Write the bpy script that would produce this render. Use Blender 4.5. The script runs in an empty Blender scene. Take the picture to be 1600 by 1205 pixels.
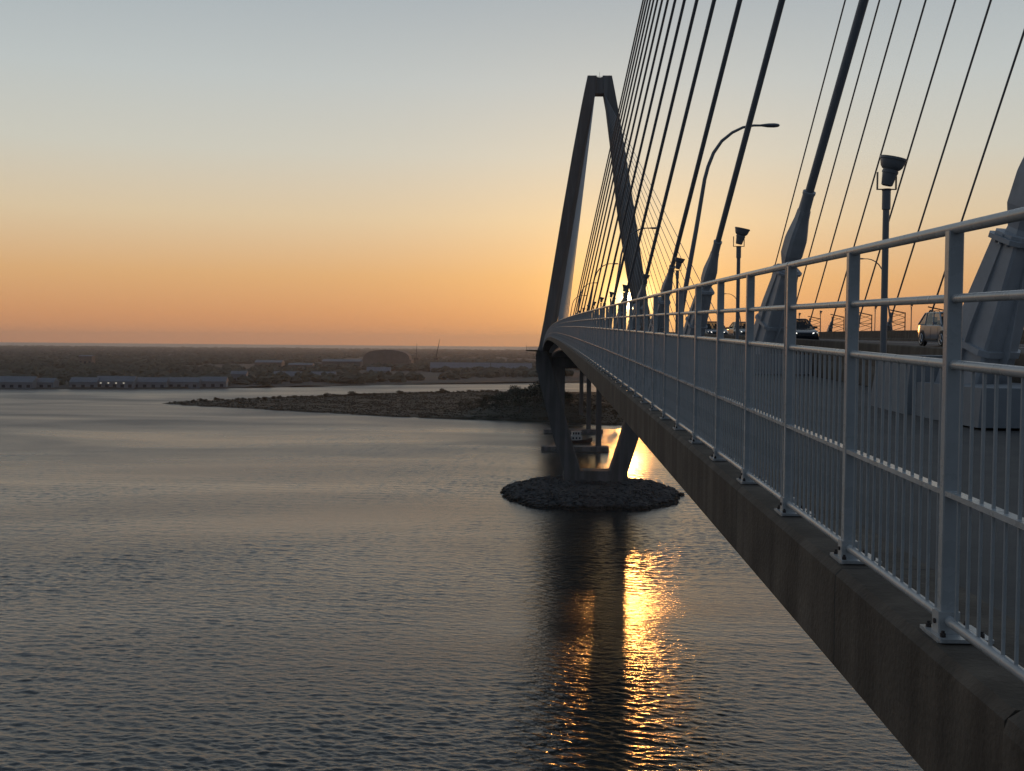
import bpy, math, random
from mathutils import Vector, Matrix, noise as mn
R = math.radians
random.seed(7)
sc = bpy.context.scene
col = sc.collection

# ------------------------------------------------------------------ camera
EYE = 60.0
YAW, PITCH, ROLL = 0.0242, 0.0360, 0.0086
cam_d = bpy.data.cameras.new('camera'); cam = bpy.data.objects.new('camera', cam_d); col.objects.link(cam)
cam_d.sensor_width = 36.0; cam_d.lens = 39.375; cam_d.clip_start = 0.05; cam_d.clip_end = 60000
cy, sy, cp, sp, cr, sr = math.cos(YAW), math.sin(YAW), math.cos(PITCH), math.sin(PITCH), math.cos(ROLL), math.sin(ROLL)
rt = Vector((cy, sy, 0)); fw = Vector((-sy*cp, cy*cp, -sp)); up = Vector((-sy*sp, cy*sp, cp))
r2 = rt*cr + up*sr; u2 = up*cr - rt*sr
m = Matrix((r2, u2, -fw)).transposed().to_4x4(); m.translation = (0, 0, EYE)
cam.matrix_world = m
sc.camera = cam
sc.render.resolution_x = 1024; sc.render.resolution_y = 771

# ------------------------------------------------------------------ sky, sun, exposure
SUN_EL, SUN_AZ = R(2.30), R(4.58)
sdir = Vector((math.sin(SUN_AZ)*math.cos(SUN_EL), math.cos(SUN_AZ)*math.cos(SUN_EL), math.sin(SUN_EL)))
w = bpy.data.worlds.new("World"); sc.world = w; w.use_nodes = True
nt = w.node_tree; N = nt.nodes; Lk = nt.links
bg = N['Background']
sky = N.new('ShaderNodeTexSky'); sky.sky_type = 'NISHITA'; sky.sun_disc = False
sky.sun_elevation = SUN_EL; sky.sun_rotation = SUN_AZ
sky.altitude = 60; sky.air_density = 1.0; sky.dust_density = 2.0; sky.ozone_density = 1.0
bg.inputs['Strength'].default_value = 0.10
# dusk colour of the real sky: a gradient by elevation, warm towards the sun, blue behind the viewer, blended with the sky model
def wn(kind, **kw):
    x = N.new(kind)
    for k_, v_ in kw.items(): setattr(x, k_, v_)
    return x
def wmath(op, a, b_=None, clamp=False):
    x = wn('ShaderNodeMath', operation=op, use_clamp=clamp)
    for i, v_ in enumerate((a, b_)):
        if v_ is None: continue
        if isinstance(v_, (int, float)): x.inputs[i].default_value = v_
        else: Lk.new(v_, x.inputs[i])
    return x.outputs[0]
def wramp(fac, stops):
    r_ = wn('ShaderNodeValToRGB'); e = r_.color_ramp.elements
    while len(e) < len(stops): e.new(0.5)
    for el, (p_, c_) in zip(e, stops): el.position = p_; el.color = tuple(c_)+(1,)
    Lk.new(fac, r_.inputs['Fac']); return r_.outputs['Color']
def wmix(fac, a, b_, mode='MIX'):
    x = wn('ShaderNodeMixRGB', blend_type=mode)
    if isinstance(fac, (int, float)): x.inputs['Fac'].default_value = fac
    else: Lk.new(fac, x.inputs['Fac'])
    for i, v_ in ((1, a), (2, b_)):
        if isinstance(v_, tuple): x.inputs[i].default_value = v_+(1,)
        else: Lk.new(v_, x.inputs[i])
    return x.outputs[0]
wtc = wn('ShaderNodeTexCoord'); sepn = wn('ShaderNodeSeparateXYZ'); Lk.new(wtc.outputs['Generated'], sepn.inputs[0])
elev = wmath('MULTIPLY', wmath('ARCSINE', sepn.outputs['Z']), 2/math.pi)       # 0 horizon .. 1 zenith
D9 = 1/90.0
front_c = wramp(elev, [(0.0, (.62, .27, .125)), (1.2*D9, (.64, .295, .130)), (3.4*D9, (.68, .395, .180)), (6.3*D9, (.67, .535, .355)), (9.5*D9, (.575, .565, .49)), (13*D9, (.49, .53, .525)), (18*D9, (.36, .415, .455)), (32*D9, (.21, .26, .33)), (1.0, (.082, .125, .182))])
back_c = wramp(elev, [(0.0, (.085, .105, .138)), (6*D9, (.105, .126, .163)), (14*D9, (.108, .142, .190)), (35*D9, (.090, .133, .190)), (1.0, (.082, .125, .182))])
vd = wn('ShaderNodeVectorMath', operation='DOT_PRODUCT'); Lk.new(wtc.outputs['Generated'], vd.inputs[0]); vd.inputs[1].default_value = sdir
dot = vd.outputs['Value']
fz = wn('ShaderNodeMapRange', interpolation_type='SMOOTHSTEP'); fz.inputs['From Min'].default_value = -0.60; fz.inputs['From Max'].default_value = 0.93; Lk.new(dot, fz.inputs['Value'])
grad = wmix(fz.outputs[0], back_c, front_c)
dpos = wmath('MAXIMUM', dot, 0.0)
grad = wmix(1.0, grad, wmix(wmath('POWER', dpos, 90.0), (0, 0, 0), (.16, .10, .02)), 'ADD')
grad = wmix(1.0, grad, wmix(wmath('POWER', dpos, 700.0), (0, 0, 0), (.46, .33, .09)), 'ADD')
grad = wmix(1.0, grad, wmix(wmath('POWER', dpos, 9000.0), (0, 0, 0), (3.0, 2.2, 1.0)), 'ADD')
# the visible disc of the sun
disc = wn('ShaderNodeMapRange', interpolation_type='SMOOTHSTEP'); disc.inputs['From Min'].default_value = math.cos(R(0.47)); disc.inputs['From Max'].default_value = math.cos(R(0.34)); Lk.new(dot, disc.inputs['Value'])
grad = wmix(1.0, grad, wmix(disc.outputs[0], (0, 0, 0), (14, 10.5, 6.0)), 'ADD')
gs = wn('ShaderNodeVectorMath', operation='SCALE'); Lk.new(grad, gs.inputs[0]); gs.inputs['Scale'].default_value = 10.0
Lk.new(wmix(0.94, sky.outputs['Color'], gs.outputs[0]), bg.inputs['Color'])
sun_d = bpy.data.lights.new('sun', 'SUN'); sun = bpy.data.objects.new('sun', sun_d); col.objects.link(sun)
sun_d.energy = 0.30; sun_d.angle = R(0.53); sun_d.color = (1.0, 0.40, 0.09)
sun.rotation_euler = sdir.to_track_quat('Z', 'Y').to_euler()
sc.view_settings.view_transform = 'Standard'; sc.view_settings.look = 'None'
sc.view_settings.exposure = 0.12; sc.view_settings.gamma = 1.0
sc.view_settings.use_curve_mapping = False

# ------------------------------------------------------------------ materials
def mat(name, c, rough=0.6, metal=0.0, var=0.15, scale=3.0, bump=0.0, bscale=30.0, spec=0.5, stretch=(1, 1, 1), streak=None, sfac=0.8):
    mm = bpy.data.materials.new(name); mm.use_nodes = True
    t = mm.node_tree; n = t.nodes; l = t.links; b = n['Principled BSDF']
    b.inputs['Roughness'].default_value = rough; b.inputs['Metallic'].default_value = metal
    b.inputs['Specular IOR Level'].default_value = spec
    tc = n.new('ShaderNodeTexCoord'); mp = n.new('ShaderNodeMapping'); mp.inputs['Scale'].default_value = stretch
    l.new(tc.outputs['Object'], mp.inputs['Vector'])
    nz = n.new('ShaderNodeTexNoise'); nz.inputs['Scale'].default_value = scale; nz.inputs['Detail'].default_value = 6; nz.inputs['Roughness'].default_value = 0.62
    l.new(mp.outputs[0], nz.inputs['Vector'])
    rp = n.new('ShaderNodeValToRGB')
    rp.color_ramp.elements[0].position = 0.3; rp.color_ramp.elements[1].position = 0.72
    rp.color_ramp.elements[0].color = tuple(x*(1-var) for x in c)+(1,)
    rp.color_ramp.elements[1].color = tuple(min(1, x*(1+var)) for x in c)+(1,)
    l.new(nz.outputs['Fac'], rp.inputs['Fac'])
    out = rp.outputs['Color']
    if streak:
        mp2 = n.new('ShaderNodeMapping'); mp2.inputs['Scale'].default_value = streak
        l.new(tc.outputs['Object'], mp2.inputs['Vector'])
        n2 = n.new('ShaderNodeTexNoise'); n2.inputs['Scale'].default_value = 1.0; n2.inputs['Detail'].default_value = 5
        l.new(mp2.outputs[0], n2.inputs['Vector'])
        r3 = n.new('ShaderNodeValToRGB'); r3.color_ramp.elements[0].position = 0.42; r3.color_ramp.elements[1].position = 0.62
        r3.color_ramp.elements[0].color = (0.62, 0.6, 0.58, 1); r3.color_ramp.elements[1].color = (1, 1, 1, 1)
        l.new(n2.outputs['Fac'], r3.inputs['Fac'])
        mx = n.new('ShaderNodeMixRGB'); mx.blend_type = 'MULTIPLY'; mx.inputs['Fac'].default_value = sfac
        l.new(out, mx.inputs['Color1']); l.new(r3.outputs['Color'], mx.inputs['Color2']); out = mx.outputs['Color']
    l.new(out, b.inputs['Base Color'])
    rr = n.new('ShaderNodeMapRange'); rr.inputs['To Min'].default_value = max(0.03, rough*0.85); rr.inputs['To Max'].default_value = min(1, rough*1.2)
    l.new(nz.outputs['Fac'], rr.inputs['Value']); l.new(rr.outputs[0], b.inputs['Roughness'])
    if bump > 0:
        nb = n.new('ShaderNodeTexNoise'); nb.inputs['Scale'].default_value = bscale; nb.inputs['Detail'].default_value = 5
        l.new(tc.outputs['Object'], nb.inputs['Vector'])
        bp = n.new('ShaderNodeBump'); bp.inputs['Strength'].default_value = 1.0; bp.inputs['Distance'].default_value = bump
        l.new(nb.outputs['Fac'], bp.inputs['Height']); l.new(bp.outputs[0], b.inputs['Normal'])
    return mm

M = {}
M['paint'] = mat('grey_paint', (0.47, 0.475, 0.47), 0.27, var=0.14, scale=5, bump=0.0006, bscale=60, streak=(7, 7, 1.0), sfac=0.28)
M['plate'] = mat('galvanised_plate', (0.52, 0.52, 0.51), 0.36, metal=0.3, var=0.18, scale=25)
M['bolt'] = mat('rusty_bolt', (0.06, 0.045, 0.04), 0.7, var=0.3, scale=40)
M['concrete'] = mat('weathered_concrete', (0.14, 0.110, 0.082), 0.85, var=0.30, scale=2.2, bump=0.004, bscale=35, streak=(3.0, 3.5, 0.35))
M['edge'] = mat('edge_beam_concrete', (0.14, 0.110, 0.082), 0.85, var=0.40, scale=2.2, bump=0.006, bscale=35, streak=(3.0, 4.5, 0.30), sfac=1.0)
def joints(mm, pitch, width):
    t = mm.node_tree; n = t.nodes; l = t.links; b = n['Principled BSDF']; src = b.inputs['Base Color'].links[0].from_socket
    tc = n.new('ShaderNodeTexCoord'); sx = n.new('ShaderNodeSeparateXYZ'); l.new(tc.outputs['Object'], sx.inputs[0])
    wv = n.new('ShaderNodeTexNoise'); wv.inputs['Scale'].default_value = 4; l.new(tc.outputs['Object'], wv.inputs['Vector'])
    def ma(op, a_, b_):
        x = n.new('ShaderNodeMath'); x.operation = op
        for i, v in enumerate((a_, b_)):
            if isinstance(v, float): x.inputs[i].default_value = v
            else: l.new(v, x.inputs[i])
        return x.outputs[0]
    y = ma('ADD', sx.outputs['Y'], ma('MULTIPLY', wv.outputs['Fac'], 0.02))
    f = ma('FRACT', ma('DIVIDE', y, pitch), 0.0)
    k = ma('LESS_THAN', f, width/pitch)
    mx = n.new('ShaderNodeMixRGB'); l.new(k, mx.inputs['Fac']); l.new(src, mx.inputs['Color1']); mx.inputs['Color2'].default_value = (0.035, 0.03, 0.026, 1)
    l.new(mx.outputs[0], b.inputs['Base Color'])
joints(M['edge'], 2.464, 0.018)
M['plinth'] = mat('plinth_concrete', (0.27, 0.27, 0.275), 0.8, var=0.15, scale=2.0, bump=0.003, bscale=40)
M['path'] = mat('path_concrete', (0.105, 0.092, 0.082), 0.85, var=0.3, scale=1.6, bump=0.003, bscale=50)
M['tower'] = mat('tower_concrete', (0.22, 0.205, 0.195), 0.8, var=0.14, scale=0.12, bump=0.02, bscale=1.5, streak=(0.5, 0.5, 0.03))
M['asphalt'] = mat('asphalt', (0.05, 0.05, 0.052), 0.8, var=0.25, scale=0.6, bump=0.004, bscale=40)
M['line'] = mat('road_paint', (0.7, 0.69, 0.65), 0.6, var=0.15, scale=5)
M['cable'] = mat('cable_sheath', (0.24, 0.24, 0.25), 0.45, var=0.10, scale=2)
M['steel'] = mat('anchor_steel', (0.42, 0.42, 0.43), 0.42, var=0.16, scale=3, bump=0.001, bscale=40)
M['pole'] = mat('lamp_pole_paint', (0.20, 0.20, 0.21), 0.4, var=0.12, scale=4)
M['dark'] = mat('dark_metal', (0.035, 0.035, 0.04), 0.45, var=0.2, scale=8)
M['rock'] = mat('riprap_granite', (0.085, 0.082, 0.08), 0.85, var=0.55, scale=0.6, bump=0.05, bscale=3)
M['marsh'] = mat('marsh_grass', (0.032, 0.030, 0.016), 0.95, var=0.28, scale=0.03, bump=0.4, bscale=0.5)
M['land'] = mat('shore_ground', (0.042, 0.036, 0.028), 0.95, var=0.5, scale=0.006, bump=0.5, bscale=0.05)
M['leaf'] = mat('foliage', (0.032, 0.040, 0.019), 0.8, var=0.5, scale=0.25)
M['wood'] = mat('far_foliage', (0.06, 0.058, 0.035), 0.9, var=0.45, scale=0.02)
M['bark'] = mat('bark', (0.09, 0.07, 0.055), 0.9, var=0.3, scale=2)
M['wall'] = mat('pale_cladding', (0.20, 0.21, 0.23), 0.7, var=0.12, scale=0.1)
M['roof'] = mat('metal_roof', (0.17, 0.185, 0.21), 0.7, var=0.15, scale=0.08)
M['brick'] = mat('brown_wall', (0.22, 0.16, 0.13), 0.8, var=0.2, scale=0.1)
M['window'] = mat('dark_window', (0.03, 0.035, 0.045), 0.15, var=0.1)
M['rubber'] = mat('tyre_rubber', (0.02, 0.02, 0.02), 0.8, var=0.2, scale=20)
M['alloy'] = mat('alloy_rim', (0.5, 0.5, 0.52), 0.3, metal=0.9, var=0.1, scale=20)
M['silver'] = mat('silver_paint', (0.28, 0.30, 0.33), 0.25, metal=0.2, var=0.04, scale=4)
M['black'] = mat('black_paint', (0.015, 0.017, 0.022), 0.16, var=0.05, scale=4)
M['blue'] = mat('dark_blue_paint', (0.02, 0.03, 0.05), 0.18, var=0.05, scale=4)
M['beige'] = mat('light_car_paint', (0.26, 0.26, 0.25), 0.22, var=0.04, scale=4)
M['trim'] = mat('car_trim', (0.02, 0.02, 0.022), 0.5, var=0.1, scale=10)
M['hull'] = mat('boat_hull', (0.06, 0.04, 0.035), 0.5, var=0.3, scale=0.8)
M['cabin'] = mat('boat_cabin', (0.62, 0.60, 0.56), 0.5, var=0.1, scale=1)

def emit(name, c, s):
    mm = bpy.data.materials.new(name); mm.use_nodes = True
    n = mm.node_tree.nodes; b = n['Principled BSDF']
    b.inputs['Base Color'].default_value = (0.8, 0.8, 0.8, 1)
    b.inputs['Emission Color'].default_value = c+(1,); b.inputs['Emission Strength'].default_value = s
    return mm
M['headlight'] = emit('lit_headlight', (1.0, 0.95, 0.85), 2.2)
M['lamp_lit'] = emit('lit_window', (1.0, 0.85, 0.6), 0.35)

def glass(name, tint):
    mm = bpy.data.materials.new(name); mm.use_nodes = True
    t = mm.node_tree; n = t.nodes; l = t.links
    for q in list(n):
        if q.type == 'BSDF_PRINCIPLED': n.remove(q)
    tr = n.new('ShaderNodeBsdfTransparent'); tr.inputs['Color'].default_value = tint+(1,)
    gl = n.new('ShaderNodeBsdfGlossy'); gl.inputs['Roughness'].default_value = 0.05; gl.inputs['Color'].default_value = (.55, .55, .55, 1)
    lw = n.new('ShaderNodeLayerWeight'); lw.inputs['Blend'].default_value = 0.5
    pw = n.new('ShaderNodeMath'); pw.operation = 'POWER'; pw.inputs[1].default_value = 4.5; l.new(lw.outputs['Facing'], pw.inputs[0])
    fr = n.new('ShaderNodeMath'); fr.operation = 'MULTIPLY_ADD'; fr.inputs[1].default_value = 0.92; fr.inputs[2].default_value = 0.04; l.new(pw.outputs[0], fr.inputs[0])
    nz = n.new('ShaderNodeTexNoise'); nz.inputs['Scale'].default_value = 2
    mx = n.new('ShaderNodeMixShader'); l.new(fr.outputs[0], mx.inputs['Fac']); l.new(tr.outputs[0], mx.inputs[1]); l.new(gl.outputs[0], mx.inputs[2])
    l.new(mx.outputs[0], n['Material Output'].inputs['Surface'])
    return mm
M['glass'] = glass('tinted_glass', (0.45, 0.47, 0.47))

def water_mat():
    mm = bpy.data.materials.new('river_water'); mm.use_nodes = True
    t = mm.node_tree; n = t.nodes; l = t.links; b = n['Principled BSDF']
    b.inputs['Base Color'].default_value = (0.034, 0.038, 0.037, 1)
    b.inputs['Roughness'].default_value = 0.08; b.inputs['IOR'].default_value = 1.38
    tc = n.new('ShaderNodeTexCoord')
    def nz(scale, stretch, rot=0.0, det=2.0, rough=0.5, dist=0.0):
        mp = n.new('ShaderNodeMapping'); mp.inputs['Scale'].default_value = stretch; mp.inputs['Rotation'].default_value = (0, 0, rot)
        l.new(tc.outputs['Object'], mp.inputs['Vector'])
        x = n.new('ShaderNodeTexNoise'); x.inputs['Scale'].default_value = scale; x.inputs['Detail'].default_value = det
        x.inputs['Roughness'].default_value = rough; x.inputs['Distortion'].default_value = dist
        l.new(mp.outputs[0], x.inputs['Vector']); return x.outputs['Fac']
    def mul(a, v):
        x = n.new('ShaderNodeMath'); x.operation = 'MULTIPLY'; l.new(a, x.inputs[0])
        if isinstance(v, float): x.inputs[1].default_value = v
        else: l.new(v, x.inputs[1])
        return x.outputs[0]
    def add(a, c):
        x = n.new('ShaderNodeMath'); x.operation = 'ADD'; l.new(a, x.inputs[0]); l.new(c, x.inputs[1]); return x.outputs[0]
    h = mul(nz(1.5, (0.42, 1.0, 1), R(-10), 2, 0.5, 0.4), 0.105)
    h = add(h, mul(nz(3.6, (0.5, 1.0, 1), R(4), 3, 0.55, 0.3), 0.055))
    patch = nz(0.010, (0.40, 1.0, 1), R(4), 3, 0.55, 0.6)
    mr = n.new('ShaderNodeMapRange'); mr.inputs['From Min'].default_value = 0.35; mr.inputs['From Max'].default_value = 0.65
    mr.inputs['To Min'].default_value = 0.55; mr.inputs['To Max'].default_value = 1.2
    l.new(patch, mr.inputs['Value'])
    h = mul(h, mr.outputs[0])
    bp = n.new('ShaderNodeBump'); bp.inputs['Strength'].default_value = 1.0; bp.inputs['Distance'].default_value = 1.0
    l.new(h, bp.inputs['Height']); l.new(bp.outputs[0], b.inputs['Normal'])
    # open water away from the bridge is choppier below the size of the modelled waves
    vl = n.new('ShaderNodeVectorMath'); vl.operation = 'LENGTH'; l.new(tc.outputs['Object'], vl.inputs[0])
    rr = n.new('ShaderNodeMapRange'); rr.inputs['From Min'].default_value = 140; rr.inputs['From Max'].default_value = 900
    rr.inputs['To Min'].default_value = 0.11; rr.inputs['To Max'].default_value = 0.38
    l.new(vl.outputs['Value'], rr.inputs['Value'])
    pm_ = n.new('ShaderNodeMapRange'); pm_.inputs['From Min'].default_value = 0.35; pm_.inputs['From Max'].default_value = 0.65; pm_.inputs['To Min'].default_value = .75; pm_.inputs['To Max'].default_value = 1.15
    l.new(patch, pm_.inputs['Value'])
    l.new(mul(rr.outputs[0], pm_.outputs[0]), b.inputs['Roughness'])
    return mm
M['water'] = water_mat()

# ------------------------------------------------------------------ mesh helpers
class MB:
    def __init__(s): s.v = []; s.f = []
    def add(s, vs, fs):
        o = len(s.v); s.v += [tuple(v) for v in vs]; s.f += [tuple(i+o for i in f) for f in fs]; return s
    def box(s, x0, x1, y0, y1, z0, z1):
        return s.hexa([(x0, y0, z0), (x1, y0, z0), (x1, y1, z0), (x0, y1, z0), (x0, y0, z1), (x1, y0, z1), (x1, y1, z1), (x0, y1, z1)])
    def hexa(s, p):
        return s.add(p, [(0, 3, 2, 1), (4, 5, 6, 7), (0, 1, 5, 4), (1, 2, 6, 5), (2, 3, 7, 6), (3, 0, 4, 7)])
    def tube(s, pts, rad, n=10, cap=True):
        pts = [Vector(p) for p in pts]; rings = []; e1 = None
        for i, p in enumerate(pts):
            a = pts[max(0, i-1)]; b = pts[min(len(pts)-1, i+1)]; d = (b-a).normalized()
            if e1 is None:
                q = Vector((0, 0, 1)) if abs(d.z) < 0.9 else Vector((1, 0, 0)); e1 = d.cross(q).normalized()
            else: e1 = (e1-d*e1.dot(d)).normalized()
            e2 = e1.cross(d)
            r = rad[i] if isinstance(rad, (list, tuple)) else rad
            rings.append([p+e1*(r*math.cos(2*math.pi*k/n))+e2*(r*math.sin(2*math.pi*k/n)) for k in range(n)])
        return s.loft(rings, cap)
    def loft(s, rings, cap=True):
        n = len(rings[0]); fs = []
        for i in range(len(rings)-1):
            for k in range(n): fs.append((i*n+k, i*n+(k+1) % n, (i+1)*n+(k+1) % n, (i+1)*n+k))
        if cap: fs.append(tuple(range(n))[::-1]); fs.append(tuple((len(rings)-1)*n+k for k in range(n)))
        return s.add([v for r in rings for v in r], fs)
    def build(s, name, material, parent=None, smooth=False, extra=None):
        me = bpy.data.meshes.new(name); me.from_pydata(s.v, [], s.f); me.update()
        import bmesh
        bm = bmesh.new(); bm.from_mesh(me); bmesh.ops.recalc_face_normals(bm, faces=bm.faces); bm.to_mesh(me); bm.free()
        if smooth:
            for p in me.polygons: p.use_smooth = True
            try: me.set_sharp_from_angle(angle=R(38))
            except Exception: pass
        me.materials.append(material)
        if extra:
            me.materials.append(extra[0])
            for p in me.polygons:
                if p.index >= extra[1]: p.material_index = 1
        o = bpy.data.objects.new(name, me); col.objects.link(o)
        if parent: o.parent = parent
        return o

def tag(o, label=None, cat=None, group=None, kind=None):
    if label: o['label'] = label
    if cat: o['category'] = cat
    if group: o['group'] = group
    if kind: o['kind'] = kind
    return o
def empty(name, loc=(0, 0, 0), rz=0.0):
    o = bpy.data.objects.new(name, None); o.empty_display_size = 0.3; col.objects.link(o); o.location = loc; o.rotation_euler = (0, 0, rz); return o
def copy_tree(o, parent=None):
    c = o.copy(); col.objects.link(c)
    if parent: c.parent = parent
    for ch in list(o.children): copy_tree(ch, c)
    return c
ORD = ['first', 'second', 'third', 'fourth', 'fifth', 'sixth', 'seventh', 'eighth', 'ninth', 'tenth', 'eleventh', 'twelfth', 'thirteenth', 'fourteenth', 'fifteenth', 'sixteenth']

# ------------------------------------------------------------------ bridge geometry
G, CV, DT = 0.0224, 5.15e-5, 468.0
def zr(d):
    if d <= DT: return EYE-1.077+G*d-CV*d*d
    return EYE-1.077+G*DT-CV*DT*DT+(G-2*CV*DT)*(d-DT)
XC = 23.7                      # bridge centre line
RAIL = 1.41
def frange(a, b, st):
    n = max(1, int(round((b-a)/st))); return [a+(b-a)*i/n for i in range(n+1)]
YS = frange(-14, 3.095, 2.0)
YL = frange(3.13, 60, 1.6)+frange(62, 240, 4)+frange(246, 470, 6)+frange(485, 1500, 30)
def sweep(prof, ys, closed=True):
    rings = [[(x, y, zr(y)+z) for x, z in prof] for y in ys]
    return MB().loft(rings, True)

# deck
deck = empty('bridge_deck', (XC, 0, 0))
def dpart(name, mb, m, smooth=False):
    o = mb.build(name, m, deck, smooth); o.location = (-XC, 0, 0); return o
edge = [(1.31, -0.43), (1.31, -0.03), (1.34, 0.0), (1.74, 0.0), (1.76, -0.02), (1.76, -0.43)]
dpart('edge_beam', sweep(edge, YL), M['edge'])
edge2 = [(1.292, -0.46), (1.292, -0.05), (1.305, -0.012), (1.345, 0.014), (1.74, 0.014), (1.76, -0.02), (1.76, -0.46)]
dpart('edge_beam', sweep(edge2, YS), M['edge'])
YD = YS[:-1]+YL
dpart('deck_slab', sweep([(1.762, -0.42), (1.762, -0.16), (46.0, -0.16), (46.0, -0.42)], YD), M['concrete'])
far_edge = [(45.64, -0.45), (45.64, 0.0), (45.66, 0.02), (46.06, 0.02), (46.09, -0.45)]
dpart('edge_beam', sweep(far_edge, YD), M['concrete'])
for xg in (5.5, 2*XC-5.5):
    dpart('girder', sweep([(xg-0.45, -2.3), (xg-0.45, -2.22), (xg-0.05, -2.2), (xg-0.05, -0.45), (xg+0.05, -0.45), (xg+0.05, -2.2), (xg+0.45, -2.22), (xg+0.45, -2.3)], YD), M['steel'])
for y in frange(8, 900, 9.1):
    z = zr(y); fb = MB(); fb.box(4.0, 43.4, y-0.2, y+0.2, z-1.4, z-0.43); dpart('floor_beam', fb, M['steel'])
tag(deck, 'long arched concrete bridge deck with plain grey outer edge crossing the river', 'bridge deck')

fp = sweep([(1.765, -0.155), (1.765, -0.125), (6.3, -0.125), (6.3, -0.155)], YD).build('footpath', M['path']); tag(fp, kind='structure')
rd = sweep([(6.95, -0.156), (6.95, -0.12), (XC, 0.16), (40.5, -0.12), (40.5, -0.156)], YD).build('road', M['asphalt']); tag(rd, kind='structure')
def roadz(x): return -0.12+0.28*(1-abs(x-XC)/(XC-6.95))
ml = MB()
for x in (11.2, 14.8, 18.45, 29.0, 32.6, 36.2):
    y = 2.0
    while y < 420:
        z0, z1 = zr(y), zr(y+3)
        ml.add([(x-0.07, y, z0+roadz(x-0.07)+.005), (x+0.07, y, z0+roadz(x+.07)+.005), (x+0.07, y+3, z1+roadz(x+.07)+.005), (x-0.07, y+3, z1+roadz(x-.07)+.005)], [(0, 1, 2, 3)]); y += 12
for x in (7.75, 22.3, 25.1, 39.7):
    for a, b in zip(YD[:-1], YD[1:]):
        if a > 450: break
        ml.add([(x-0.07, a, zr(a)+roadz(x-.07)+.005), (x+0.07, a, zr(a)+roadz(x+.07)+.005), (x+0.07, b, zr(b)+roadz(x+.07)+.005), (x-0.07, b, zr(b)+roadz(x-.07)+.005)], [(0, 1, 2, 3)])
tag(ml.build('road_markings', M['line']), kind='structure')

# barriers
def barrier(x, h, label, flip=1):
    prof = [(x-0.26, -0.13), (x-0.22, 0.1), (x-0.11, 0.25), (x-0.08, h-0.02), (x-0.06, h), (x+0.06, h), (x+0.08, h-0.02), (x+0.11, 0.25), (x+0.22, 0.1), (x+0.26, -0.13)]
    o = sweep(prof, YD).build('concrete_barrier', M['concrete']); tag(o, label, 'barrier'); return o
barrier(6.65, 0.70, 'low concrete barrier between the footpath and the near traffic lanes')
barrier(40.8, 1.10, 'tall dark concrete parapet along the far side of the traffic lanes')

# railing ------------------------------------------------------------
rail = empty('footpath_railing', (RAIL, 3.865, zr(3.865)))
off = Vector((-RAIL, -3.865, -zr(3.865)))
def rpart(name, mb, m, smooth=True):
    o = mb.build(name, m, rail, smooth); o.location = off; return o
PS = 1.232; P0 = 3.865
posts = [P0+PS*i for i in range(-3, 380)]
YR = frange(posts[0]-0.3, 60, PS)+frange(62, 240, 3)+frange(244, posts[-1], 4)
def railtube(z, r, n): return MB().tube([(RAIL, y, zr(y)+z) for y in YR], r, n)
rpart('top_rail', railtube(1.40, 0.0195, 16), M['paint'])
rpart('rail', railtube(1.163, 0.0155, 14), M['paint'])
rpart('rail', railtube(0.938, 0.017, 14), M['paint'])
rpart('bottom_rail', railtube(0.062, 0.018, 14), M['paint'])
bar = MB()
bar.loft([[(RAIL-0.022, y, zr(y)+0.49), (RAIL+0.022, y, zr(y)+0.49), (RAIL+0.022, y, zr(y)+0.508), (RAIL-0.022, y, zr(y)+0.508)] for y in YR])
rpart('middle_bar', bar, M['paint'], False)
def chbox(mb, x0, x1, y0, y1, z0, z1, c=0.004):
    r = [(x0+c, y0), (x1-c, y0), (x1, y0+c), (x1, y1-c), (x1-c, y1), (x0+c, y1), (x0, y1-c), (x0, y0+c)]
    mb.loft([[(x, y, z0) for x, y in r], [(x, y, z1) for x, y in r]])
# one post, with its base
pm = MB(); chbox(pm, -0.0255, 0.0255, -0.022, 0.022, 0.02, 1.392)
post0 = pm.build('post', M['paint'], rail)
bm_ = MB(); chbox(bm_, -0.055, 0.125, -0.105, 0.105, 0.004, 0.016, 0.004)
chbox(bm_, -0.055, 0.105, -0.085, 0.09, -0.006, 0.003, 0.01)
base0 = bm_.build('base_plate', M['plate'], post0)
sk = MB(); chbox(sk, -0.037, 0.037, -0.034, 0.034, 0.0162, 0.092)
sk0 = sk.build('post_shoe', M['plate'], post0)
bolts0 = []
for bx_, by_ in ((-0.035, 0.07), (-0.035, -0.07), (0.095, 0.07), (0.095, -0.07)):
    bolts0.append(MB().tube([(bx_, by_, 0.0155), (bx_, by_, 0.029), (bx_, by_, 0.030), (bx_, by_, 0.037)], [0.010, 0.010, 0.006, 0.006], 6).build('bolt', M['bolt'], post0))
bolts0.append(MB().tube([(0.010, -0.033, 0.055), (0.010, -0.040, 0.055)], 0.009, 6).build('bolt', M['bolt'], post0))
bolts0.append(MB().tube([(-0.036, 0.0, 0.055), (-0.043, 0.0, 0.055)], 0.009, 6).build('bolt', M['bolt'], post0))
far_posts = MB(); far_bases = MB()
for i, y in enumerate(posts):
    if i < 100:
        p = post0 if i == 0 else post0.copy()
        if i:
            col.objects.link(p); p.parent = rail
            for ch in [base0, sk0]+(bolts0 if i < 20 else []):
                c = ch.copy(); col.objects.link(c); c.parent = p
        p.location = Vector((RAIL, y, zr(y)))+off
    else:
        z = zr(y); far_posts.box(RAIL-0.0225, RAIL+0.0225, y-0.02, y+0.02, z+0.01, z+1.392)
        far_bases.box(RAIL-0.05, RAIL+0.115, y-0.1, y+0.1, z+0.003, z+0.02)
rpart('post', far_posts, M['paint'], False)['kind'] = 'stuff'
rpart('base_plate', far_bases, M['plate'], False)['kind'] = 'stuff'
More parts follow.
